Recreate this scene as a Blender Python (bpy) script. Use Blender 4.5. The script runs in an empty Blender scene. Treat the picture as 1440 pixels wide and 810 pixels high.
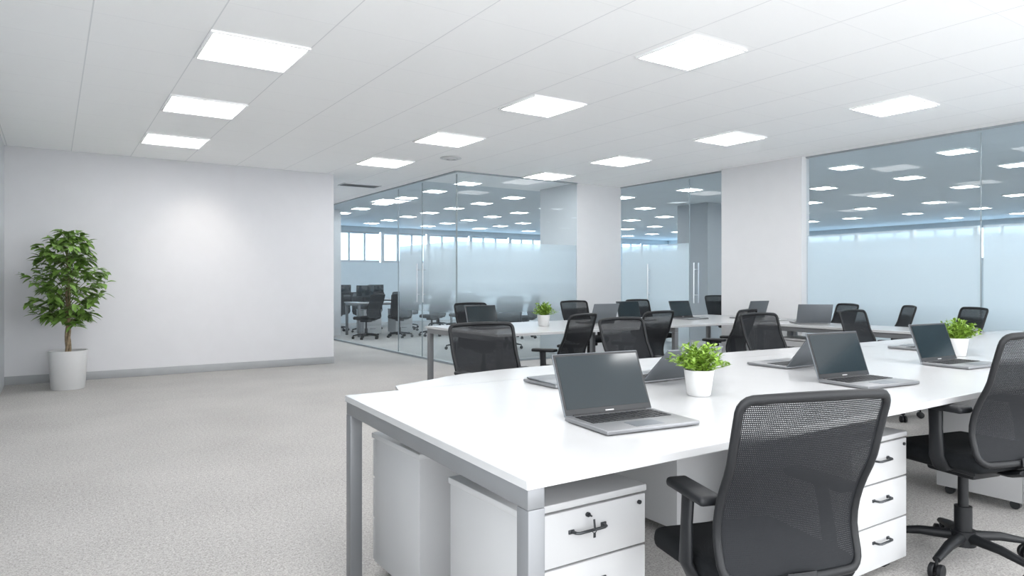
import bpy, bmesh, math, random
from mathutils import Vector, Matrix, Euler
random.seed(7)
S = bpy.context.scene
COL = S.collection
PI = math.pi
R = math.radians

# ------------------------------------------------------------------ helpers
def V(*a): return Vector(a)

def box(bm, c, s, bev=0.0, seg=2, rot=None):
    m = Matrix.Translation(Vector(c))
    if rot is not None: m = m @ rot
    m = m @ Matrix.Diagonal((s[0], s[1], s[2], 1.0))
    vs = bmesh.ops.create_cube(bm, size=1.0, matrix=m)['verts']
    if bev > 0:
        es = {e for v in vs for e in v.link_edges}
        bmesh.ops.bevel(bm, geom=list(es), offset=bev, segments=seg, profile=0.5, affect='EDGES')

def tube(bm, pts, r, seg=10, closed=False, ref=None, caps=True):
    pts = [Vector(p) for p in pts]
    n = len(pts)
    rings = []
    for i, p in enumerate(pts):
        if closed: t = pts[(i+1) % n] - pts[i-1]
        else: t = pts[min(i+1, n-1)] - pts[max(i-1, 0)]
        t.normalize()
        rf = Vector(ref) if ref is not None else (Vector((0,0,1)) if abs(t.z) < 0.9 else Vector((0,1,0)))
        side = t.cross(rf)
        if side.length < 1e-4: side = t.cross(Vector((1,0,0)))
        side.normalize()
        up = side.cross(t).normalized()
        rr = r[i] if isinstance(r, list) else r
        rx, ry = rr if isinstance(rr, tuple) else (rr, rr)
        rings.append([bm.verts.new(p + side*math.cos(2*PI*k/seg)*rx + up*math.sin(2*PI*k/seg)*ry) for k in range(seg)])
    for i in range(n if closed else n-1):
        a, b = rings[i], rings[(i+1) % n]
        for k in range(seg):
            bm.faces.new((a[k], a[(k+1) % seg], b[(k+1) % seg], b[k]))
    if not closed and caps:
        bm.faces.new(rings[0][::-1]); bm.faces.new(rings[-1])

def lathe(bm, prof, seg=32, c=(0,0,0)):
    c = Vector(c)
    rings = []
    for (r, z) in prof:
        if r < 1e-5: rings.append([bm.verts.new(c + V(0,0,z))])
        else: rings.append([bm.verts.new(c + V(r*math.cos(2*PI*k/seg), r*math.sin(2*PI*k/seg), z)) for k in range(seg)])
    for a, b in zip(rings, rings[1:]):
        for k in range(seg):
            k2 = (k+1) % seg
            if len(a) == 1 and len(b) == 1: continue
            if len(a) == 1: bm.faces.new((a[0], b[k], b[k2]))
            elif len(b) == 1: bm.faces.new((a[k], a[k2], b[0]))
            else: bm.faces.new((a[k], a[k2], b[k2], b[k]))

def prism(bm, poly, z0, z1):
    a = [bm.verts.new((x, y, z0)) for x, y in poly]
    b = [bm.verts.new((x, y, z1)) for x, y in poly]
    n = len(poly)
    bm.faces.new(a[::-1]); bm.faces.new(b)
    for i in range(n): bm.faces.new((a[i], a[(i+1) % n], b[(i+1) % n], b[i]))

def obj(name, bm, m, parent=None, loc=None, ang=38):
    bmesh.ops.recalc_face_normals(bm, faces=bm.faces[:])
    me = bpy.data.meshes.new(name)
    bm.to_mesh(me); bm.free()
    for p in me.polygons: p.use_smooth = True
    me.set_sharp_from_angle(angle=R(ang))
    me.materials.append(m)
    o = bpy.data.objects.new(name, me); COL.objects.link(o)
    if parent is not None: o.parent = parent
    if loc is not None: o.location = loc
    return o

def B(*boxes):
    bm = bmesh.new()
    for b in boxes: box(bm, *b)
    return bm

def tag(o, label, cat, group=None):
    o['label'] = label; o['category'] = cat
    if group: o['group'] = group
    return o

def thing(name, label, cat, loc=(0,0,0), rz=0, group=None):
    o = bpy.data.objects.new(name, None); COL.objects.link(o)
    o.empty_display_size = 0.1
    o.location = loc; o.rotation_euler = (0,0,rz)
    return tag(o, label, cat, group)

def struct(name, bm, m, parent=None, ang=38):
    o = obj(name, bm, m, parent, ang=ang)
    if parent is None: o['kind'] = 'structure'
    return o

def dup(root, loc, rz, label, group=None):
    r = root.copy(); COL.objects.link(r)
    r.location = loc; r.rotation_euler = (0,0,rz); r['label'] = label
    if group: r['group'] = group
    for ch in list(root.children):
        c = ch.copy(); COL.objects.link(c); c.parent = r
        for g in list(ch.children):
            d = g.copy(); COL.objects.link(d); d.parent = c
    return r

# ------------------------------------------------------------------ materials
def nodes(name):
    m = bpy.data.materials.new(name); m.use_nodes = True
    nt = m.node_tree
    return m, nt, nt.nodes, nt.links, nt.nodes['Principled BSDF']

def M(name, col, rough=0.5, metal=0.0, var=0.05, vs=6.0, bump=0.0, bs=80.0, emit=0.0, spec=0.5):
    m, nt, N, L, b = nodes(name)
    tc = N.new('ShaderNodeTexCoord')
    no = N.new('ShaderNodeTexNoise'); no.inputs['Scale'].default_value = vs; no.inputs['Detail'].default_value = 4
    L.new(tc.outputs['Object'], no.inputs['Vector'])
    cr = N.new('ShaderNodeValToRGB')
    cr.color_ramp.elements[0].position = 0.3; cr.color_ramp.elements[1].position = 0.7
    cr.color_ramp.elements[0].color = (*[c*(1-var) for c in col], 1)
    cr.color_ramp.elements[1].color = (*[min(1, c*(1+var)) for c in col], 1)
    L.new(no.outputs['Fac'], cr.inputs['Fac'])
    L.new(cr.outputs['Color'], b.inputs['Base Color'])
    b.inputs['Roughness'].default_value = rough
    b.inputs['Metallic'].default_value = metal
    b.inputs['Specular IOR Level'].default_value = spec
    if emit:
        L.new(cr.outputs['Color'], b.inputs['Emission Color'])
        b.inputs['Emission Strength'].default_value = emit
    if bump:
        n2 = N.new('ShaderNodeTexNoise'); n2.inputs['Scale'].default_value = bs; n2.inputs['Detail'].default_value = 3
        L.new(tc.outputs['Object'], n2.inputs['Vector'])
        bp = N.new('ShaderNodeBump'); bp.inputs['Strength'].default_value = bump; bp.inputs['Distance'].default_value = 0.01
        L.new(n2.outputs['Fac'], bp.inputs['Height']); L.new(bp.outputs['Normal'], b.inputs['Normal'])
    return m

def math_node(N, L, op, a, b=None):
    n = N.new('ShaderNodeMath'); n.operation = op
    for i, v in enumerate((a, b)):
        if v is None: continue
        if isinstance(v, (int, float)): n.inputs[i].default_value = v
        else: L.new(v, n.inputs[i])
    return n.outputs[0]

def map_range(N, L, v, a, b, c, d):
    mr = N.new('ShaderNodeMapRange'); L.new(v, mr.inputs['Value'])
    for k, q in (('From Min', a), ('From Max', b), ('To Min', c), ('To Max', d)): mr.inputs[k].default_value = q
    return mr.outputs[0]

def ceiling_mat(name, col, dark, x0, px, y0, py):
    m, nt, N, L, b = nodes(name)
    g = N.new('ShaderNodeNewGeometry'); sp = N.new('ShaderNodeSeparateXYZ')
    L.new(g.outputs['Position'], sp.inputs[0])
    dx = math_node(N, L, 'PINGPONG', math_node(N, L, 'ADD', sp.outputs['X'], 50*px - x0), px/2)
    dy = math_node(N, L, 'PINGPONG', math_node(N, L, 'ADD', sp.outputs['Y'], 50*py - y0), py/2)
    lx = math_node(N, L, 'LESS_THAN', dx, 0.004)
    ly = math_node(N, L, 'MULTIPLY', math_node(N, L, 'LESS_THAN', dy, 0.003), 0.4)
    ln = math_node(N, L, 'MAXIMUM', lx, ly)
    no = N.new('ShaderNodeTexNoise'); no.inputs['Scale'].default_value = 2.0
    L.new(g.outputs['Position'], no.inputs['Vector'])
    cr = N.new('ShaderNodeValToRGB')
    cr.color_ramp.elements[0].color = (*[c*0.97 for c in col], 1); cr.color_ramp.elements[1].color = (*col, 1)
    L.new(no.outputs['Fac'], cr.inputs['Fac'])
    mx = N.new('ShaderNodeMixRGB'); L.new(ln, mx.inputs['Fac']); L.new(cr.outputs['Color'], mx.inputs['Color1'])
    mx.inputs['Color2'].default_value = (*dark, 1)
    L.new(mx.outputs['Color'], b.inputs['Base Color'])
    b.inputs['Roughness'].default_value = 0.9
    return m

def carpet_mat():
    m, nt, N, L, b = nodes('carpet')
    g = N.new('ShaderNodeNewGeometry')
    n1 = N.new('ShaderNodeTexNoise'); n1.inputs['Scale'].default_value = 125; n1.inputs['Detail'].default_value = 4; n1.inputs['Roughness'].default_value = 0.7
    n2 = N.new('ShaderNodeTexNoise'); n2.inputs['Scale'].default_value = 1.2; n2.inputs['Detail'].default_value = 3
    n3 = N.new('ShaderNodeTexNoise'); n3.inputs['Scale'].default_value = 50; n3.inputs['Detail'].default_value = 3
    for n in (n1, n2, n3): L.new(g.outputs['Position'], n.inputs['Vector'])
    s = math_node(N, L, 'ADD', math_node(N, L, 'MULTIPLY', n1.outputs['Fac'], 0.70), math_node(N, L, 'MULTIPLY', n3.outputs['Fac'], 0.20))
    s = math_node(N, L, 'ADD', s, math_node(N, L, 'MULTIPLY', n2.outputs['Fac'], 0.10))
    cr = N.new('ShaderNodeValToRGB')
    cr.color_ramp.elements[0].position = 0.34; cr.color_ramp.elements[1].position = 0.66
    cr.color_ramp.elements[0].color = (0.20, 0.193, 0.185, 1); cr.color_ramp.elements[1].color = (0.58, 0.563, 0.546, 1)
    L.new(s, cr.inputs['Fac']); L.new(cr.outputs['Color'], b.inputs['Base Color'])
    b.inputs['Roughness'].default_value = 0.95; b.inputs['Specular IOR Level'].default_value = 0.1
    bp = N.new('ShaderNodeBump'); bp.inputs['Strength'].default_value = 0.6; bp.inputs['Distance'].default_value = 0.008
    L.new(s, bp.inputs['Height']); L.new(bp.outputs['Normal'], b.inputs['Normal'])
    return m

def glass_mat(name, tint):
    m, nt, N, L, b = nodes(name)
    N.remove(b)
    out = N['Material Output']
    tr = N.new('ShaderNodeBsdfTransparent'); tr.inputs['Color'].default_value = (*tint, 1)
    gl = N.new('ShaderNodeBsdfGlossy'); gl.inputs['Roughness'].default_value = 0.0
    fr = N.new('ShaderNodeFresnel'); fr.inputs['IOR'].default_value = 1.3
    g = N.new('ShaderNodeNewGeometry')
    front = math_node(N, L, 'SUBTRACT', 1.0, g.outputs['Backfacing'])
    mx = N.new('ShaderNodeMixShader')
    L.new(math_node(N, L, 'MULTIPLY', fr.outputs[0], front), mx.inputs[0])
    L.new(tr.outputs[0], mx.inputs[1]); L.new(gl.outputs[0], mx.inputs[2])
    L.new(mx.outputs[0], out.inputs['Surface'])
    return m

def frost_mat(name, lo, hi, amin):
    m, nt, N, L, b = nodes(name)
    N.remove(b)
    out = N['Material Output']
    g = N.new('ShaderNodeNewGeometry'); sp = N.new('ShaderNodeSeparateXYZ'); L.new(g.outputs['Position'], sp.inputs[0])
    low = map_range(N, L, sp.outputs['Z'], lo, hi, amin, 0.98)
    top = map_range(N, L, sp.outputs['Z'], 1.66, 1.79, 1.0, 0.78)
    fac = math_node(N, L, 'MULTIPLY', low, top)
    tr = N.new('ShaderNodeBsdfTransparent'); tr.inputs['Color'].default_value = (0.95, 0.975, 0.985, 1)
    df = N.new('ShaderNodeBsdfDiffuse'); df.inputs['Color'].default_value = (0.69, 0.74, 0.775, 1)
    tl = N.new('ShaderNodeBsdfTranslucent'); tl.inputs['Color'].default_value = (0.79, 0.85, 0.885, 1)
    m1 = N.new('ShaderNodeMixShader'); m1.inputs[0].default_value = 0.5
    L.new(df.outputs[0], m1.inputs[1]); L.new(tl.outputs[0], m1.inputs[2])
    m2 = N.new('ShaderNodeMixShader'); L.new(fac, m2.inputs[0])
    L.new(tr.outputs[0], m2.inputs[1]); L.new(m1.outputs[0], m2.inputs[2])
    L.new(m2.outputs[0], out.inputs['Surface'])
    return m

def mesh_mat():
    m, nt, N, L, b = nodes('chair_mesh')
    tc = N.new('ShaderNodeTexCoord'); sp = N.new('ShaderNodeSeparateXYZ'); L.new(tc.outputs['Object'], sp.inputs[0])
    k = 2*PI/0.005
    sx = math_node(N, L, 'SINE', math_node(N, L, 'MULTIPLY', sp.outputs['X'], k))
    sz = math_node(N, L, 'SINE', math_node(N, L, 'MULTIPLY', sp.outputs['Z'], k))
    s = math_node(N, L, 'ADD', sx, sz)
    a = math_node(N, L, 'LESS_THAN', s, map_range(N, L, sp.outputs['Z'], 0.82, 0.85, 1.82, 0.95))
    L.new(a, b.inputs['Alpha'])
    b.inputs['Base Color'].default_value = (0.0065, 0.0075, 0.0095, 1); b.inputs['Roughness'].default_value = 0.75
    b.inputs['Specular IOR Level'].default_value = 0.25
    return m

WALL = M('wall_paint', (0.615, 0.615, 0.635), 0.85, var=0.01, bump=0.02, bs=200)
PILLAR = M('pillar_paint', (0.62, 0.623, 0.634), 0.8, var=0.01)
GREYWALL = M('left_partition', (0.52, 0.55, 0.57), 0.4, var=0.02)
BASEB = M('baseboard_grey', (0.33, 0.34, 0.35), 0.5, var=0.03)
CEIL = ceiling_mat('ceiling_tile', (0.985, 0.985, 0.985), (0.76, 0.77, 0.78), 0.195, 0.63, 3.5417, 0.58333)
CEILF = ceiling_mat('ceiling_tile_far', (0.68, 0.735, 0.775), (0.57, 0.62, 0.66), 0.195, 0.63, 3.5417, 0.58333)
CARPET = carpet_mat()
GLASS = glass_mat('clear_glass', (0.937, 0.964, 0.976))
TINT = glass_mat('tinted_window_glass', (0.62, 0.74, 0.83))
FROST = frost_mat('frosted_film', 0.3, 0.95, 0.4)
FROST2 = frost_mat('frosted_film_fading', 0.60, 1.2, 0.08)
ALU = M('aluminium', (0.48, 0.51, 0.54), 0.35, 0.6, var=0.03)
DARKALU = M('grey_channel', (0.32, 0.36, 0.38), 0.4, 0.4, var=0.03)
STEEL = M('brushed_steel', (0.58, 0.60, 0.62), 0.3, 1.0, var=0.05)
LAM = M('white_laminate', (0.45, 0.453, 0.459), 0.24, var=0.01)
LEGM = M('desk_leg_grey', (0.18, 0.186, 0.195), 0.4, 0.3, var=0.03)
PEDM = M('pedestal_white', (0.41, 0.413, 0.419), 0.45, var=0.01)
PEDD = M('pedestal_front', (0.435, 0.438, 0.445), 0.4, var=0.01)
HAND = M('handle_dark', (0.05, 0.054, 0.058), 0.35, 0.6, var=0.05)
BLK = M('black_plastic', (0.006, 0.0068, 0.0083), 0.5, var=0.1, bump=0.05, bs=300, spec=0.32)
FAB = M('black_fabric', (0.005, 0.006, 0.0073), 0.9, var=0.2, vs=60, bump=0.3, bs=400, spec=0.2)
CMESH = mesh_mat()
LAPM = M('laptop_metal', (0.24, 0.245, 0.255), 0.38, 0.6, var=0.03)
LAPB = M('laptop_lid_back', (0.15, 0.165, 0.18), 0.4, 0.5, var=0.03)
KEYM = M('laptop_keys', (0.010, 0.011, 0.013), 0.5, var=0.1)
SCRM = M('laptop_screen', (0.008, 0.015, 0.019), 0.09, var=0.1, vs=3, spec=0.5)
BADGE = M('pale_badge', (0.42, 0.42, 0.42), 0.4, var=0.02)
POT = M('white_ceramic', (0.60, 0.60, 0.60), 0.35, var=0.01)
SOIL = M('soil', (0.045, 0.032, 0.023), 0.95, var=0.4, vs=60, bump=0.8, bs=120)
LEAFD = M('tree_leaf', (0.145, 0.26, 0.05), 0.5, var=0.4, vs=9)
TWIG = M('green_twig', (0.12, 0.14, 0.05), 0.7, var=0.3, vs=30)
LEAFL = M('desk_plant_leaf', (0.185, 0.31, 0.036), 0.45, var=0.35, vs=30)
BARK = M('bark', (0.25, 0.19, 0.12), 0.85, var=0.3, vs=30, bump=0.5, bs=60)
EMIT = M('light_diffuser', (1.0, 1.0, 1.0), 0.5, var=0.0, emit=5.6)
EMITF = M('light_diffuser_far', (0.95, 0.985, 1.0), 0.5, var=0.0, emit=8.0)
LFRAME = M('light_frame', (0.95, 0.95, 0.95), 0.5, var=0.01)
VENTM = M('vent_grey', (0.66, 0.67, 0.68), 0.5, 0.1, var=0.03)
SLOTM = M('slot_vent_grey', (0.20, 0.21, 0.22), 0.5, 0.1, var=0.03)

# ------------------------------------------------------------------ room shell
H = 2.78
struct('floor', B(((9.6, 7.8, -0.05), (21.0, 23.0, 0.1))), CARPET)
struct('ceiling', B(((3.745, 3.35, H+0.05), (8.41, 12.9, 0.1)), ((1.475, 9.85, H+0.05), (3.95, 0.1, 0.1)), ((4.125, 14.45, H+0.05), (1.35, 9.3, 0.1))), CEIL)
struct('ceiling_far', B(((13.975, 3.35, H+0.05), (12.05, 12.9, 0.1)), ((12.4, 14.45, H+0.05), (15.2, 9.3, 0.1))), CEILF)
struct('wall_left', B(((-0.51, 5.94, H/2), (0.1, 8.1, H))), GREYWALL)
struct('wall_back', B(((1.495, 9.98, H/2), (3.91, 0.16, H))), WALL)
struct('baseboard_back', B(((1.495, 9.892, 0.05), (3.91, 0.016, 0.10), 0.003)), BASEB)
struct('wall_rear', B(((14.0, -3.05, H/2), (12.0, 0.1, H))), WALL)
struct('wall_corridor', B(((3.37, 14.55, H/2), (0.16, 9.0, H))), WALL)
struct('wall_pillar_far', B(((7.475, 9.12, H/2), (0.95, 1.0, H))), PILLAR)
struct('wall_pillar_near', B(((7.93, 5.825, H/2), (0.16, 1.25, H))), PILLAR)
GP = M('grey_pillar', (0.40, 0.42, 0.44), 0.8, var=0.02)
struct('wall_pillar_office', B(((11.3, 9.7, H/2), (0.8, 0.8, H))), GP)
struct('wall_pillar_lounge', B(((5.12, 15.0, H/2), (0.4, 0.4, H))), PILLAR)

# far window walls: sill walls with framed bays, tinted panes, daylight from the sky beyond
SILL = 1.75
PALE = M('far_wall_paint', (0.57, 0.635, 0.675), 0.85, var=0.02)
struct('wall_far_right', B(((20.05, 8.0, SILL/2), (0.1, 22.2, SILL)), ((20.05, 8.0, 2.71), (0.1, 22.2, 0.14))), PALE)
struct('wall_far_back', B(((11.65, 19.05, SILL/2), (16.8, 0.1, SILL)), ((11.65, 19.05, 2.71), (16.8, 0.1, 0.14))), PALE)
wn = 30
ZM, ZH = (SILL+2.64)/2, 2.64-SILL
for i in range(14):
    y = -2.2 + i*1.6
    o = struct('window_%d' % wn, B(((20.05, y-0.75, ZM), (0.1, 0.10, ZH)), ((20.05, y, 2.61), (0.08, 1.5, 0.06)), ((20.05, y, SILL+.03), (0.08, 1.5, 0.06)), ((20.05, y-0.25, ZM), (0.05, 0.05, ZH)), ((20.05, y+0.25, ZM), (0.05, 0.05, ZH))), ALU); wn += 1
    obj('pane', B(((20.05, y, ZM), (0.01, 1.5, ZH))), TINT, o)
for i in range(11):
    x = 4.3 + i*1.5
    o = struct('window_%d' % wn, B(((x-0.70, 19.05, ZM), (0.10, 0.1, ZH)), ((x, 19.05, 2.61), (1.4, 0.08, 0.06)), ((x, 19.05, SILL+.03), (1.4, 0.08, 0.06)), ((x-0.22, 19.05, ZM), (0.05, 0.05, ZH)), ((x+0.25, 19.05, ZM), (0.05, 0.05, ZH))), ALU); wn += 1
    obj('pane', B(((x, 19.05, ZM), (1.4, 0.01, ZH))), TINT, o)
# unseen full height window openings, added at the rear to brighten the ceiling
for i in range(2):  # added left openings, out of view, letting sky light onto the ceiling
    y = -2.02 + i*1.96
    struct('window_%d' % wn, B(((-0.5, y-0.95, H/2), (0.07, 0.06, H)), ((-0.5, y, H-0.03), (0.07, 1.9, 0.06)), ((-0.5, y, 0.03), (0.07, 1.9, 0.06))), ALU); wn += 1
struct('wall_left_rear', B(((-0.51, 1.41, H/2), (0.1, 0.96, H))), GREYWALL)
for i in range(4):  # added openings behind the camera in place of a wall, for ceiling light
    x = 0.6 + i*2.1
    struct('window_%d' % wn, B(((x-1.03, -3.05, H/2), (0.06, 0.07, H)), ((x, -3.05, H-0.03), (2.04, 0.07, 0.06)), ((x, -3.05, 0.03), (2.04, 0.07, 0.06))), ALU); wn += 1

# glass partitions
ZF = 1.78
cnt = {'window': 0, 'door': 0}
def pane(axis, const, a, b, kind='window', frost=None, handle=None):
    cnt[kind] += 1
    lo, hi = min(a, b)+0.003, max(a, b)-0.003
    mid, ln = (lo+hi)/2, hi-lo
    def bx(c, l, z, h, t, off=0, bev=0):
        return (((const+off, c, z), (t, l, h), bev) if axis == 'x' else ((c, const+off, z), (l, t, h), bev))
    o = struct('%s_%d' % (kind, cnt[kind]), B(bx(mid, ln, 1.385, 2.74, 0.012)), GLASS)
    obj('frame_channel', B(bx(mid, ln, H-0.010, 0.018, 0.035), bx(mid, ln, 0.016, 0.03, 0.04)), DARKALU, o)
    obj('edge_seal', B(bx(lo+0.003, 0.006, 1.385, 2.70, 0.016)), DARKALU, o)
    if frost:
        bm = bmesh.new()
        if axis == 'x': q = [(const+0.008, lo+.01, 0.05), (const+0.008, hi-.01, 0.05), (const+0.008, hi-.01, ZF), (const+0.008, lo+.01, ZF)]
        else: q = [(lo+.01, const+0.008, 0.05), (hi-.01, const+0.008, 0.05), (hi-.01, const+0.008, ZF), (lo+.01, const+0.008, ZF)]
        bm.faces.new([bm.verts.new(p) for p in q])
        obj('frosted_film', bm, frost, o)
    if handle is not None:
        bm = bmesh.new()
        for sd in (-1, 1):
            off = sd*0.05
            P = (lambda z, w=off: (const+w, handle, z)) if axis == 'x' else (lambda z, w=off: (handle, const+w, z))
            tube(bm, [P(0.88), P(1.48)], 0.0105, 10)
            for z in (1.0, 1.38): tube(bm, [P(z, 0.007*sd), P(z)], 0.007, 8)
        obj('handle', bm, STEEL, o)

GX, GY, RX = 4.8, 8.62, 7.95
pane('x', GX, 10.6, 16.0)
pane('x', GX, 9.71, 10.6, 'door', FROST2, 9.80)
pane('x', GX, GY, 9.71, 'door', FROST2, 9.60)
pane('y', GY, GX, 7.0, 'window', FROST2)
pane('x', RX, 7.12, 8.62, 'door', FROST, 7.95)
pane('x', RX, 6.45, 7.12, 'door', None, 7.0)
pane('x', RX, 3.22, 5.2, 'window', FROST)
pane('x', RX, 1.2, 3.22, 'window', FROST)
pane('x', RX, -0.9, 1.2, 'window', FROST)
pane('x', RX, -3.0, -0.9, 'window', FROST)

# ------------------------------------------------------------------ ceiling lights
def make_light(label, loc, em, group):
    t = thing('ceiling_light', label, 'ceiling light', loc, 0, group)
    obj('frame', B(((0, 0.305, 0.008), (0.63, 0.02, 0.016), 0.002), ((0, -0.305, 0.008), (0.63, 0.02, 0.016), 0.002),
                   ((0.305, 0, 0.008), (0.02, 0.59, 0.016), 0.002), ((-0.305, 0, 0.008), (0.02, 0.59, 0.016), 0.002)), LFRAME, t)
    obj('diffuser', B(((0, 0, 0.011), (0.59, 0.59, 0.01))), em, t)
    return t
ZL = H-0.0165
G = 'lit ceiling panels of the near room'
L0 = make_light('largest lit square ceiling panel, nearest of the left row', (1.14, 4.93, ZL), EMIT, G)
for (x, y, lb, sc) in [
    (1.14, 6.72, 'middle lit square panel of the left row of three', 1),
    (1.14, 8.5, 'farthest lit panel of the left row, above the blank white wall', 1),
    (3.66, 3.27, 'large lit square panel nearest the camera in the middle row of the ceiling', .84),
    (3.66, 5.0, 'second nearest lit square panel in the middle row of the ceiling', .9),
    (3.66, 6.75, 'third lit panel of the middle row, before the small ceiling vent', .95),
    (3.66, 8.52, 'farthest and smallest lit panel of the middle row near the white wall end', .95),
    (6.29, 3.25, 'rightmost lit square panel nearest the camera in the right row', .84),
    (6.2, 4.98, 'second lit panel of the right row, before the wide white pillar', .88),
    (6.18, 6.72, 'third lit panel of the right row, over the far desk', .92),
    (6.18, 8.28, 'farthest lit panel of the right row, close to the glass meeting room front', .92)]:
    o = dup(L0, (x, y, ZL), 0, lb); o.scale = (sc, sc, 1)
LF0 = None
GF = 'lit panels of the office beyond the glass'
LBF = 'small lit square panel in the ceiling of the far office beyond the glass'
spots = [(x, y, .55) for x in (5.55, 7.2, 8.9, 10.6, 12.4, 14.4, 16.6) for y in [9.6+1.15*k for k in range(8)]]
spots += [(x, y, .54) for x in (9.1, 10.8, 12.6, 14.6, 16.6, 18.6) for y in [-0.25+1.4*k for k in range(7)]]
for (x, y, sc) in spots:
    if 6.7 < x < 8.3 and 8.3 < y < 10.0: continue
    if 10 < x < 12.2 and 8.8 < y < 10.5: continue
    if LF0 is None: o = LF0 = make_light(LBF, (x, y, ZL), EMITF, GF)
    else: o = dup(LF0, (x, y, ZL), 0, LBF)
    o.scale = (sc, sc, 1)

t = thing('ceiling_vent', 'small pale round air vent in the ceiling before the glass corner', 'vent', (4.23, 7.75, H-0.0255))
t.scale = (0.8, 0.8, 1)
bm = bmesh.new(); lathe(bm, [(0.11, 0.025), (0.17, 0.022), (0.172, 0.016), (0.13, 0.006), (0.12, 0.010), (0.11, 0.025)], 36); obj('frame', bm, VENTM, t)
bm = bmesh.new()
for r0 in (0.035, 0.07): lathe(bm, [(r0, 0.004), (r0+0.026, 0.020), (r0+0.028, 0.018), (r0+0.003, 0.002), (r0, 0.004)], 30)
lathe(bm, [(0, 0.001), (0.025, 0.004), (0.025, 0.008), (0, 0.008)], 24)
for a in (0, PI/2): box(bm, (0, 0, 0.019), (0.22, 0.01, 0.006), 0, 1, Matrix.Rotation(a, 4, 'Z'))
obj('slats', bm, VENTM, t)
t = thing('ceiling_vent', 'dark slotted air vent in the ceiling past the white wall end', 'vent', (4.2, 10.8, H-0.0125))
w_, d_ = 0.62, 0.28
obj('frame', B(((0, d_/2, .006), (w_, .02, .012)), ((0, -d_/2, .006), (w_, .02, .012)), ((w_/2, 0, .006), (.02, d_+.02, .012)), ((-w_/2, 0, .006), (.02, d_+.02, .012))), VENTM, t)
bm = bmesh.new()
for k in range(7): box(bm, (0, -d_/2+(k+.5)*d_/7, .006), (w_-.02, .024, .004), 0, 1, Matrix.Rotation(R(25), 4, 'X'))
obj('slats', bm, SLOTM, t)

# ------------------------------------------------------------------ chair
CZ0, CZ1, CRB, CRT = 0.455, 0.925, 0.04, 0.03
def hw_at(z):
    t = (z-CZ0)/(CZ1-CZ0)
    base = 0.218 + 0.010*max(0, t)
    if z > CZ1-CRT:
        d = z-(CZ1-CRT); return base-CRT+math.sqrt(max(0, CRT*CRT-d*d))
    if z < CZ0+CRB:
        d = (CZ0+CRB)-z; return base-CRB+math.sqrt(max(0, CRB*CRB-d*d))
    return base
def back_pt(s, z):
    t = (z-CZ0)/(CZ1-CZ0)
    h = hw_at(z)
    x = s*h
    y = -0.245 + 0.03*math.sin(PI*min(1, t/0.62))*(1 if t < .62 else 0) - 0.085*max(0, t-0.22)**1.3*1.5 + 0.026*(x/0.23)**2
    return V(x, y, z + 0.008*(1-(x/0.23)**2)*t)
def zsamples():
    a = [CZ0+CRB-CRB*math.cos(R(q)) for q in (0, 22, 45, 67)]
    b = [CZ0+CRB+(CZ1-CRT-CZ0-CRB)*k/12 for k in range(13)]
    c = [CZ1-CRT+CRT*math.sin(R(q)) for q in (22, 45, 67, 90)]
    return a+b+c

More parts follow.
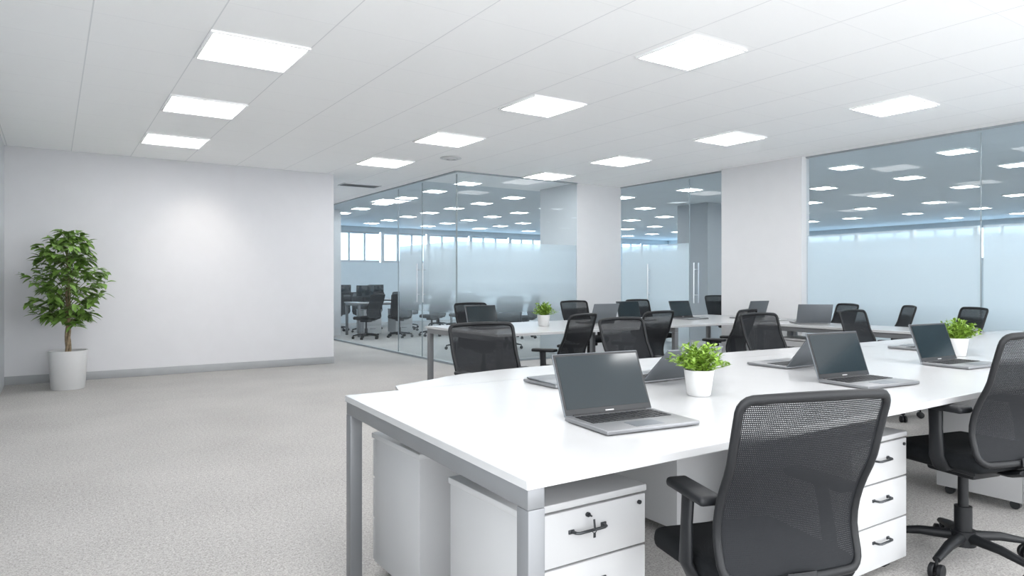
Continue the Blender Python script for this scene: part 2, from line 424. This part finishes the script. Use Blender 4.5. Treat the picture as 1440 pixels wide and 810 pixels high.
def make_chair(label, loc, rz, arms=True, group=None):
    t = thing('office_chair', label, 'chair', loc, rz, group)
    bm = bmesh.new(); box(bm, (0, -0.02, 0.452), (0.44, 0.41, 0.075), 0.033, 4)
    for v in bm.verts:
        if v.co.y > 0.08: v.co.z -= 0.35*(v.co.y-0.08)**1.3
        if v.co.z > 0.465: v.co.z -= 0.012*(1-(v.co.x/0.24)**2)
    obj('seat', bm, FAB, t)
    obj('seat_pan', B(((0, -0.02, 0.408), (0.34, 0.3, 0.03), 0.01), ((0, 0, 0.378), (0.16, 0.2, 0.05), 0.012)), BLK, t)
    zs = zsamples()
    pts = [back_pt(1, z) for z in zs]
    zt = zs[-1]; pts += [back_pt(s, zt) for s in (0.75, 0.4, 0, -0.4, -0.75)]
    pts += [back_pt(-1, z) for z in reversed(zs)]
    pts += [back_pt(s, zs[0]) for s in (-0.75, -0.4, 0, 0.4, 0.75)]
    bm = bmesh.new(); tube(bm, pts, (0.0125, 0.0105), 10, True, ref=(0, 1, 0))
    obj('back_frame', bm, BLK, t, ang=60)
    bm = bmesh.new(); NS = 14
    rows = [[bm.verts.new(back_pt(-1+2*k/NS, z)) for k in range(NS+1)] for z in zs]
    for a, b in zip(rows, rows[1:]):
        for k in range(NS): bm.faces.new((a[k], a[k+1], b[k+1], b[k]))
    obj('back_mesh', bm, CMESH, t)
    bm = bmesh.new()
    tube(bm, [(0, -0.05, 0.40), (0, -0.2, 0.40), (0, -0.25, 0.415), (0, -0.262, 0.445), (0, -0.256, 0.475)], [(0.05, 0.014), (0.05, 0.014), (0.05, 0.014), (0.05, 0.011), (0.045, 0.007)], 10, ref=(0, -0.6, 0.8))
    obj('back_support', bm, BLK, t, ang=60)
    if arms:
        for s in (-1, 1):
            bm = bmesh.new()
            tube(bm, [(s*0.13, -0.05, 0.41), (s*0.22, -0.075, 0.415), (s*0.245, -0.075, 0.46), (s*0.236, -0.065, 0.56), (s*0.225, -0.055, 0.640)], [(0.015, 0.032), (0.015, 0.032), (0.015, 0.032), (0.013, 0.027), (0.013, 0.03)], 10, ref=(0, 1, 0))
            a = obj('armrest', bm, BLK, t, ang=60)
            bm = bmesh.new(); box(bm, (s*0.225, -0.065, 0.648), (0.072, 0.23, 0.027), 0.012, 3)
            for v in bm.verts:
                if v.co.y > -0.03: v.co.z -= 0.25*(v.co.y+.03)**1.4; v.co.x -= s*0.25*(v.co.y+.03)
            obj('arm_pad', bm, BLK, a)
    bm = bmesh.new(); tube(bm, [(0, 0, 0.09), (0, 0, 0.22)], 0.032, 16); tube(bm, [(0, 0, 0.2), (0, 0, 0.37)], 0.019, 16)
    obj('gas_lift', bm, BLK, t)
    bm = bmesh.new(); tube(bm, [(0, 0, 0.065), (0, 0, 0.125)], 0.045, 16)
    obj('base_hub', bm, BLK, t)
    for k in range(5):
        a = R(-90+72*k); d = V(math.cos(a), math.sin(a), 0)
        bm = bmesh.new()
        tube(bm, [d*0.03+V(0, 0, .1), d*0.15+V(0, 0, .095), d*0.27+V(0, 0, .072)], [(0.024, 0.022), (0.02, 0.018), (0.015, 0.012)], 8, ref=(0, 0, 1))
        lg = obj('base_leg', bm, BLK, t, ang=60)
        bm = bmesh.new(); q = V(-d.y, d.x, 0); c = d*0.268+V(0, 0, 0.0285)
        for s in (-1, 1): tube(bm, [c+q*s*0.006, c+q*s*0.009, c+q*s*0.022, c+q*s*0.025], [0.025, 0.028, 0.028, 0.022], 14)
        tube(bm, [c, c+V(0, 0, .045)], 0.006, 8); tube(bm, [c-q*.02, c+q*.02], .006, 8)
        obj('caster', bm, BLK, lg)
    return t

GC = 'black mesh office chairs'
C0 = make_chair('largest black mesh office chair, back turned to the camera, at the near desk', (1.652, 1.275, 0), R(-18), True, GC)
for (x, y, r, lb, sz) in [
    (3.28, 1.40, -13, 'black mesh chair cut by the right edge of the photo, star base and casters showing', 1.08),
    (2.284, 3.5, 176, 'leftmost black mesh chair facing the camera across the near desk', 1),
    (3.49, 3.45, 184, 'black mesh chair across the near desk, behind the nearest potted plant', 1),
    (4.9, 3.34, 178, 'black mesh chair across the near desk, left of the upright dark laptop near the middle', 1),
    (6.2, 3.27, 182, 'rightmost black mesh chair on the far side of the near desk, behind an open laptop', 1),
    (3.52, 4.68, 22, 'black mesh chair turned sideways before the far desk, right of its potted plant', 1),
    (4.5, 4.74, 10, 'small black chair at the near side of the far desk, right of the sideways chair', 1),
    (5.47, 4.55, 16, 'black mesh chair at the far desk just left of the wide white pillar', 1),
    (4.3, 7.06, 180, 'black chair behind the far desk near the glass corner, above the leftmost dark laptop', 1),
    (5.93, 7.06, 180, 'black chair behind the far desk beside the grey laptop lid', 1),
    (7.12, 7.06, 181, 'black chair behind the far desk before the frosted door with bar handle', 1)]:
    o = dup(C0, (x, y, 0), R(r), lb); o.scale = (sz, sz, sz)
C0.scale = (0.94, 0.96, 1)
C1 = make_chair('first armless dark chair from the pillar along the frosted glass wall', (7.56, 4.74, 0), R(60), False, 'dark chairs along the frosted glass wall')
for (y, r, lb) in [(4.08, 42, 'second dark chair from the pillar along the frosted glass wall'),
                (3.42, 52, 'third and last dark chair from the pillar along the frosted glass wall')]:
    dup(C1, (7.56, y, 0), R(r), lb)
GB = 'dark chairs in the office beyond the glass'
for (x, y, r, lb) in [
    (5.45, 13.65, 30, 'dark chair beyond the clear glass, nearest the white wall end'),
    (6.2, 13.65, -12, 'dark chair beyond the clear glass, second from the white wall end'),
    (6.95, 13.6, 12, 'dark chair beyond the clear glass, third from the white wall end'),
    (7.7, 13.65, -6, 'dark chair beyond the clear glass, nearest the door handles'),
    (6.1, 15.4, 175, 'dark chair facing the camera behind the nearer far desk, left of two'),
    (7.2, 15.4, 185, 'dark chair facing the camera behind the nearer far desk, right of two'),
    (5.75, 16.25, 15, 'dark chair at the back desk beyond the glass, left of the monitors'),
    (6.6, 16.25, 0, 'farthest dark chair at the back desk beyond the clear glass'),
    (7.6, 16.25, 0, 'dark chair at the back desk beyond the glass, seen between the door handles'),
    (8.5, 16.25, 0, 'dark chair at the right end of the back desk beyond the glass'),
    (10.2, 8.3, 160, 'dark chair beyond the clear glass door, in front of the grey pillar'),
    (9.2, 8.9, 200, 'dark chair beyond the frosted door, left of the grey pillar'),
    (8.3, 12.0, 30, 'dark chair behind the frosted meeting room front'),
    (6.0, 10.6, 20, 'dark chair low behind the frosted front, nearest the glass corner'),
    (6.75, 10.3, -20, 'dark chair low behind the frosted front, toward the far pillar')]:
    dup(C1, (x, y, 0), R(r), lb, GB)

# ------------------------------------------------------------------ desks
def make_desk(x0, x1, y0, y1, label, legs, leaf=None, skew=0.0):
    t = thing('bench_desk', label, 'desk', (x0, y0, 0))
    w, d = x1-x0, y1-y0
    bm = B(((w/2, d/2, 0.7275), (w, d, 0.025), 0.003, 2))
    for v in bm.verts:
        if v.co.x < 0.1: v.co.x += skew*(v.co.y/d*2-1)
    obj('tabletop', bm, LAM, t, ang=20)
    if leaf:
        bm = bmesh.new(); prism(bm, [(px-x0, py-y0) for px, py in leaf], 0.715, 0.74)
        obj('rear_leaf', bm, LAM, t, ang=10)
    for i, lx in enumerate(legs):
        lx -= x0
        sk = skew if i == 0 else 0
        for ly in (0.03, d-0.03):
            obj('leg', B(((lx+sk*(ly/d*2-1), ly, 0.3325), (0.05, 0.05, 0.665), 0.003)), LEGM, t)
        bm = B(((lx, d/2, 0.69), (0.05, d-0.01, 0.05), 0.003))
        for v in bm.verts: v.co.x += sk*(v.co.y/d*2-1)
        obj('cross_rail', bm, LEGM, t)
    for ly in (d*0.4, d*0.6):
        obj('long_rail', B((((legs[0]+legs[-1])/2-x0, ly, 0.69), (legs[-1]-legs[0]-0.06, 0.04, 0.04))), LEGM, t)
    return t
leaf = [(1.24, 2.735), (1.28, 2.86), (1.72, 3.04), (2.0, 3.08), (2.4, 3.08), (3.2, 3.02), (5.0, 2.9), (7.6, 2.86), (7.6, 2.735)]
make_desk(0.965, 7.6, 1.33, 2.735, 'long white bench desk in the foreground with grey metal legs', [0.995, 4.1, 7.55], leaf, 0.035)
make_desk(3.25, 7.65, 5.1, 6.5, 'white bench desk further back, before the glass meeting room', [3.29, 5.5, 7.6])
make_desk(6.6, 7.25, 2.95, 4.95, 'narrow white counter desk along the frosted glass wall at right', [6.65, 7.2])
make_desk(5.3, 9.2, 16.7, 17.6, 'distant white desk at the back beyond the clear glass', [5.35, 9.15])
make_desk(5.45, 8.4, 14.15, 14.95, 'nearer white desk beyond the clear glass', [5.5, 8.35])
make_desk(9.2, 11.6, 12.6, 13.8, 'distant white desk behind the frosted meeting room front', [9.25, 11.55])

# ------------------------------------------------------------------ pedestals
def make_ped(label, loc, rz, group):
    t = thing('drawer_pedestal', label, 'drawer cabinet', loc, rz, group)
    obj('body', B(((0, 0, 0.305), (0.41, 0.42, 0.51), 0.004)), PEDM, t)
    obj('top_panel', B(((0, -0.008, 0.57), (0.42, 0.446, 0.022), 0.005)), PEDD, t)
    for k, (z0, z1) in enumerate(((0.40, 0.553), (0.232, 0.394), (0.055, 0.226))):
        dr = obj('drawer', B(((0, -0.220, (z0+z1)/2), (0.408, 0.02, z1-z0), 0.003)), PEDD, t)
        hz = z1-0.062
        bm = bmesh.new()
        tube(bm, [(-0.052, -0.23, hz), (-0.048, -0.252, hz), (-0.04, -0.256, hz), (0.04, -0.256, hz), (0.048, -0.252, hz), (0.052, -0.23, hz)], (0.005, 0.0045), 8, ref=(0, 0, 1))
        box(bm, (-0.053, -0.232, hz), (0.018, 0.006, 0.012), 0.002); box(bm, (0.053, -0.232, hz), (0.018, 0.006, 0.012), 0.002)
        obj('handle', bm, HAND, dr)
        if k == 0:
            bm = bmesh.new(); tube(bm, [(0.18, -0.229, 0.53), (0.18, -0.236, 0.53)], 0.0065, 14)
            obj('lock', bm, HAND, dr)
    for sx in (-0.15, 0.15):
        for sy in (-0.16, 0.16):
            bm = bmesh.new(); tube(bm, [(sx-0.012, sy, 0.0255), (sx+0.012, sy, 0.0255)], 0.0245, 12)
            obj('caster', bm, HAND, t)
    return t
GPD = 'white drawer pedestals'
P1 = make_ped('white drawer pedestal with small key under the near left end of the front desk', (1.298, 1.762, 0), 0, GPD)
dr = [c for c in P1.children if c.name.startswith('drawer')][0]
dup(P1, (2.78, 1.72, 0), 0, 'white three drawer pedestal between the two nearest black chairs')
dup(P1, (4.4, 1.72, 0), 0, 'white drawer pedestal under the desk at the right edge behind the cut off chair')
dup(P1, (1.325, 2.48, 0), PI, 'white pedestal showing its plain side at the far left end of the front desk').scale = (1.05, 1, 1)
dup(P1, (2.62, 2.45, 0), PI, 'white pedestal showing its plain back under the middle of the front desk')
dup(P1, (6.95, 4.6, 0), R(-90), 'white pedestal under the counter by the wide pillar')
dup(P1, (5.85, 14.5, 0), 0, 'small white cabinet far beyond the clear glass, left of two', 'cabinets beyond the glass')
dup(P1, (6.6, 14.5, 0), 0, 'small white cabinet far beyond the clear glass, right of two', 'cabinets beyond the glass')
P1.scale = (1.14, 0.92, 1)
bm = bmesh.new()
tube(bm, [(0.0, -0.229, 0.53), (0.0, -0.237, 0.53)], 0.007, 14)
tube(bm, [(0.0, -0.237, 0.53), (0.0, -0.252, 0.53)], 0.0025, 8)
tube(bm, [(0.0, -0.263, 0.524), (0.001, -0.265, 0.497)], (0.0035, 0.0014), 8)
tube(bm, [V(0, -0.265, 0.491)+V(0.006*math.cos(a), 0, 0.006*math.sin(a)) for a in [2*PI*k/14 for k in range(14)]], 0.0013, 6, True, ref=(0, 1, 0))
box(bm, (0, -0.265, 0.478), (0.008, 0.002, 0.013), 0.0008)
obj('key', bm, HAND, dr)

# ------------------------------------------------------------------ laptops
LW, LD, LH = 0.362, 0.25, 0.220
def make_laptop(label, loc, rz, tilt, group):
    t = thing('laptop', label, 'laptop', loc, rz, group)
    obj('base', B(((0, 0, 0.009), (LW, LD, 0.014), 0.004, 3)), LAPM, t)
    bm = bmesh.new()
    for r in range(5):
        n = 14
        for k in range(n):
            if r == 4 and 4 <= k <= 8: continue
            box(bm, (-0.159+0.318*(k+.5)/n, 0.090-0.023*r, 0.0168), (0.018, 0.018, 0.003))
    box(bm, (-0.159+0.318*6.5/14, 0.090-0.023*4, 0.0168), (0.109, 0.018, 0.003))
    obj('keyboard', bm, KEYM, t)
    obj('trackpad', B(((-0.005, -0.075, 0.0163), (0.11, 0.068, 0.0012))), LAPB, t)
    bm = bmesh.new(); tube(bm, [(-0.15, LD/2-0.004, 0.014), (0.15, LD/2-0.004, 0.014)], 0.006, 10); obj('hinge', bm, KEYM, t)
    lid = obj('lid', B(((0, 0.003, LH/2), (LW, 0.007, LH), 0.003, 2)), LAPB, t, (0, LD/2-0.002, 0.014))
    lid.rotation_euler = (-tilt, 0, 0)
    obj('bezel', B(((0, -0.0014, LH/2), (LW-0.006, 0.0025, LH-0.006), 0.001)), KEYM, lid)
    obj('screen', B(((0, -0.0032, LH/2+0.006), (LW-0.022, 0.0014, LH-0.034))), SCRM, lid)
    obj('badge', B(((0, -0.0032, 0.0105), (0.034, 0.001, 0.004))), BADGE, lid)
    return t
GL = 'grey laptops on the desks'
ZD = 0.7405
A0 = make_laptop('nearest and largest grey laptop, open with dark screen toward the camera', (1.588, 1.672, ZD), R(-7), R(24), GL)
def lap(x, y, rz, tilt, lb):
    o = dup(A0, (x, y, ZD), R(rz), lb)
    for c in o.children:
        if c.name.startswith('lid'): c.rotation_euler = (-R(tilt), 0, 0)
    return o
lap(3.11, 1.72, -6, 19, 'open laptop with dark screen on the near desk, second from the left')
lap(4.21, 1.80, -4, 19, 'open laptop on the near desk beside the right hand potted plant')
lap(2.0, 2.51, 180, -88, 'closed laptop lying behind the nearest laptop')
lap(2.42, 2.41, 180, 46, 'open laptop turned away, grey lid behind the nearest potted plant')
lap(3.42, 2.36, 180, 38, 'open laptop turned away, grey lid beside the second near screen')
lap(5.02, 2.42, 180, 52, 'laptop turned away behind the right hand potted plant')
lap(3.62, 5.82, 0, 18, 'open dark screened laptop at the left end of the far desk')
lap(5.05, 5.9, 180, 20, 'grey laptop lid turned away in the middle of the far desk')
lap(5.75, 5.95, 0, 14, 'dark screened laptop in the middle of the far desk, right of the grey lid')
lap(6.55, 5.85, 0, 20, 'open dark laptop on the far desk before the glass door')
lap(7.3, 5.6, 180, 18, 'blue grey laptop lid at the right end of the far desk by the wide pillar')
lap(6.97, 4.52, 140, 22, 'grey laptop lid on the counter at the foot of the wide pillar')

def monitor(x, y, rz, lb):
    t = thing('monitor', lb, 'monitor', (x, y, ZD), R(rz), 'monitors beyond the glass')
    obj('screen', B(((0, 0, 0.24), (0.42, 0.03, 0.26), 0.006)), SCRM, t)
    obj('stand', B(((0, 0.03, 0.07), (0.05, 0.02, 0.13)), ((0, 0.03, 0.006), (0.2, 0.16, 0.011))), BLK, t)
monitor(6.2, 17.1, 0, 'dark monitor on the back desk beyond the glass, nearest the white wall end')
monitor(7.1, 17.1, 0, 'dark monitor on the back desk beyond the glass, between two far chairs')
monitor(8.0, 17.1, 0, 'dark monitor on the back desk beyond the glass, nearest the door handles')
monitor(5.8, 14.6, 8, 'dark monitor on the nearer desk beyond the clear glass, left of two')
monitor(7.3, 14.6, -5, 'dark monitor on the nearer desk beyond the clear glass, right of two')

# ------------------------------------------------------------------ plants
def leafm(bm, p, d, L, W, droop=0.25):
    d = d.normalized()
    up = V(0, 0, 1)
    side = d.cross(up)
    if side.length < 0.05: side = V(1, 0, 0)
    side.normalize(); n = side.cross(d).normalized()
    side = (side + n*random.uniform(-0.5, 0.5)).normalized(); n = side.cross(d).normalized()
    prof = [(0, 0.06), (0.25, 0.8), (0.5, 1.0), (0.75, 0.68), (1.0, 0.03)]
    prev = None
    for t, w in prof:
        c = p + d*L*t - V(0, 0, 1)*L*droop*t*t
        row = [bm.verts.new(c - side*W/2*w + n*W*0.14*w), bm.verts.new(c), bm.verts.new(c + side*W/2*w + n*W*0.14*w)]
        if prev:
            bm.faces.new((prev[0], prev[1], row[1], row[0])); bm.faces.new((prev[1], prev[2], row[2], row[1]))
        prev = row

def desk_plant(x, y, lb, seed, s=1.0):
    random.seed(seed)
    t = thing('potted_plant', lb, 'plant', (x, y, ZD), seed*0.7, 'small potted plants on the desks')
    t.scale = (s, s, s)
    bm = bmesh.new()
    lathe(bm, [(0, 0), (0.043, 0), (0.047, 0.004), (0.060, 0.10), (0.061, 0.106), (0.056, 0.106), (0.053, 0.09), (0, 0.09)], 28)
    obj('pot', bm, POT, t)
    bm = bmesh.new(); lathe(bm, [(0, 0.0965), (0.03, 0.0965), (0.0525, 0.0925)], 20); obj('soil', bm, SOIL, t)
    bm = bmesh.new(); bs = bmesh.new()
    for k in range(90):
        a = random.uniform(0, 2*PI); e = random.uniform(0.0, 1.5)
        d = V(math.cos(a)*e, math.sin(a)*e, random.uniform(0.4, 1.0)).normalized()
        b0 = V(random.uniform(-.02, .02), random.uniform(-.02, .02), 0.093); ln = random.uniform(0.085, 0.132)
        tip = b0 + d*ln
        tube(bs, [b0, b0+d*ln*.5, tip], [0.002, 0.0016, 0.0011], 5)
        for q in range(13):
            aa = random.uniform(0, 2*PI)
            dd = (d*0.6 + V(math.cos(aa), math.sin(aa), random.uniform(-0.1, 0.7))*0.8)
            leafm(bm, b0 + d*ln*random.uniform(0.35, 1.0), dd, random.uniform(0.022, 0.036), random.uniform(0.0085, 0.0125), 0.22)
    obj('foliage', bm, LEAFL, t, ang=80); obj('stems', bs, LEAFL, t)
desk_plant(2.21, 1.93, 'bright green plant in a white pot beside the nearest laptop', 3, 1.0)
desk_plant(4.72, 2.05, 'bright green potted plant at the right, behind the third near laptop', 5, 1.05)
desk_plant(4.25, 5.78, 'bright green potted plant on the far desk', 8, 1.1)

random.seed(11)
t = thing('potted_tree', 'tall leafy indoor tree in a white planter in the left corner', 'plant', (0.15, 9.22, 0))
bm = bmesh.new()
lathe(bm, [(0, 0), (0.158, 0), (0.165, 0.008), (0.193, 0.42), (0.195, 0.43), (0.178, 0.43), (0.172, 0.38), (0, 0.38)], 40)
obj('pot', bm, POT, t)
bm = bmesh.new(); lathe(bm, [(0, 0.40), (0.1, 0.40), (0.173, 0.388)], 28); obj('soil', bm, SOIL, t)
bt = bmesh.new(); bb = bmesh.new(); bl = bmesh.new()
for ph in range(3):                      # three braided stems
    pts = []
    for k in range(20):
        z = 0.385 + k*0.04; a = ph*2*PI/3 + z*9.0; rr = 0.018
        pts.append(V(rr*math.cos(a), rr*math.sin(a), z))
    tube(bt, pts, [0.016-0.0004*k for k in range(20)], 8)
tube(bt, [V(0, 0, 0.9), V(0, 0, 1.25), V(-0.01, 0, 1.52)], [0.011, 0.008, 0.004], 8)
for k in range(84):
    u = (k+.5)/84; z = 0.69 + 1.03*u
    rad = 0.43*math.sqrt(max(0.1, 1-(2.0*u-0.92)**2*0.8)) * random.uniform(0.45, 1.0)
    a = k*2.399+random.uniform(-.3, .3)
    s0 = V(0, 0, max(0.70, z-0.2)); e = V(math.cos(a)*rad, math.sin(a)*rad, z + random.uniform(-.02, .1))
    mid = (s0+e)/2 + V(0, 0, 0.05)
    tube(bb, [s0, mid, e], [0.0045, 0.003, 0.002], 5)
    for q in range(13):
        f = random.uniform(0.4, 1.08)
        p = s0.lerp(mid, f*2) if f < .5 else mid.lerp(e, (f-.5)*2)
        aa = a + random.uniform(-1.7, 1.7)
        dd = V(math.cos(aa), math.sin(aa), random.uniform(-0.5, 0.75))
        leafm(bl, p, dd, random.uniform(0.095, 0.14), random.uniform(0.044, 0.06), 0.32)
for k in range(24):
    a = random.uniform(0, 2*PI); leafm(bl, V(random.uniform(-.14, .14), random.uniform(-.14, .14), random.uniform(1.6, 1.76)), V(math.cos(a), math.sin(a), random.uniform(.0, 1.0)), 0.11, 0.05, 0.3)
obj('trunk', bt, BARK, t, ang=60); obj('branches', bb, TWIG, t, ang=60); obj('foliage', bl, LEAFD, t, ang=80)

# ------------------------------------------------------------------ lamps
def area(x, y, w, size=0.6):
    l = bpy.data.lights.new('ceiling_lamp', 'AREA'); l.energy = w; l.size = size; l.shape = 'SQUARE'
    o = bpy.data.objects.new('ceiling_lamp', l); COL.objects.link(o); o.location = (x, y, H-0.02)
for x in (1.14, 3.66, 6.18):
    for y in (1.5, -0.25, -2.0): area(x, y, 6.2)
area(1.14, 3.2, 6.2)
area(4.1, 12.5, 8)
sp = bpy.data.lights.new('wall_spot', 'SPOT'); sp.energy = 14; sp.spot_size = R(72); sp.spot_blend = 1.0; sp.shadow_soft_size = 0.15; sp.color = (1.0, 0.93, 0.83)
so = bpy.data.objects.new('wall_spot', sp); COL.objects.link(so); so.location = (1.62, 8.85, H-0.05)
so.rotation_euler = (Vector((1.62, 9.9, 1.5))-Vector(so.location)).to_track_quat('-Z', 'Y').to_euler()

w = bpy.data.worlds.new('World'); S.world = w; w.use_nodes = True
bg = w.node_tree.nodes['Background']; bg.inputs[0].default_value = (0.95, 0.975, 1.0, 1); bg.inputs[1].default_value = 2.05

# ------------------------------------------------------------------ camera
cam = bpy.data.cameras.new('camera'); co = bpy.data.objects.new('camera', cam); COL.objects.link(co)
co.location = (0, 0, 1.21); co.rotation_euler = (R(90), 0, R(-33.7))
cam.sensor_width = 36; cam.lens = 970/1440*36; cam.shift_y = -10/1440
cam.clip_start = 0.05; cam.clip_end = 200
S.camera = co
S.view_settings.view_transform = 'Standard'
S.view_settings.exposure = 1.64
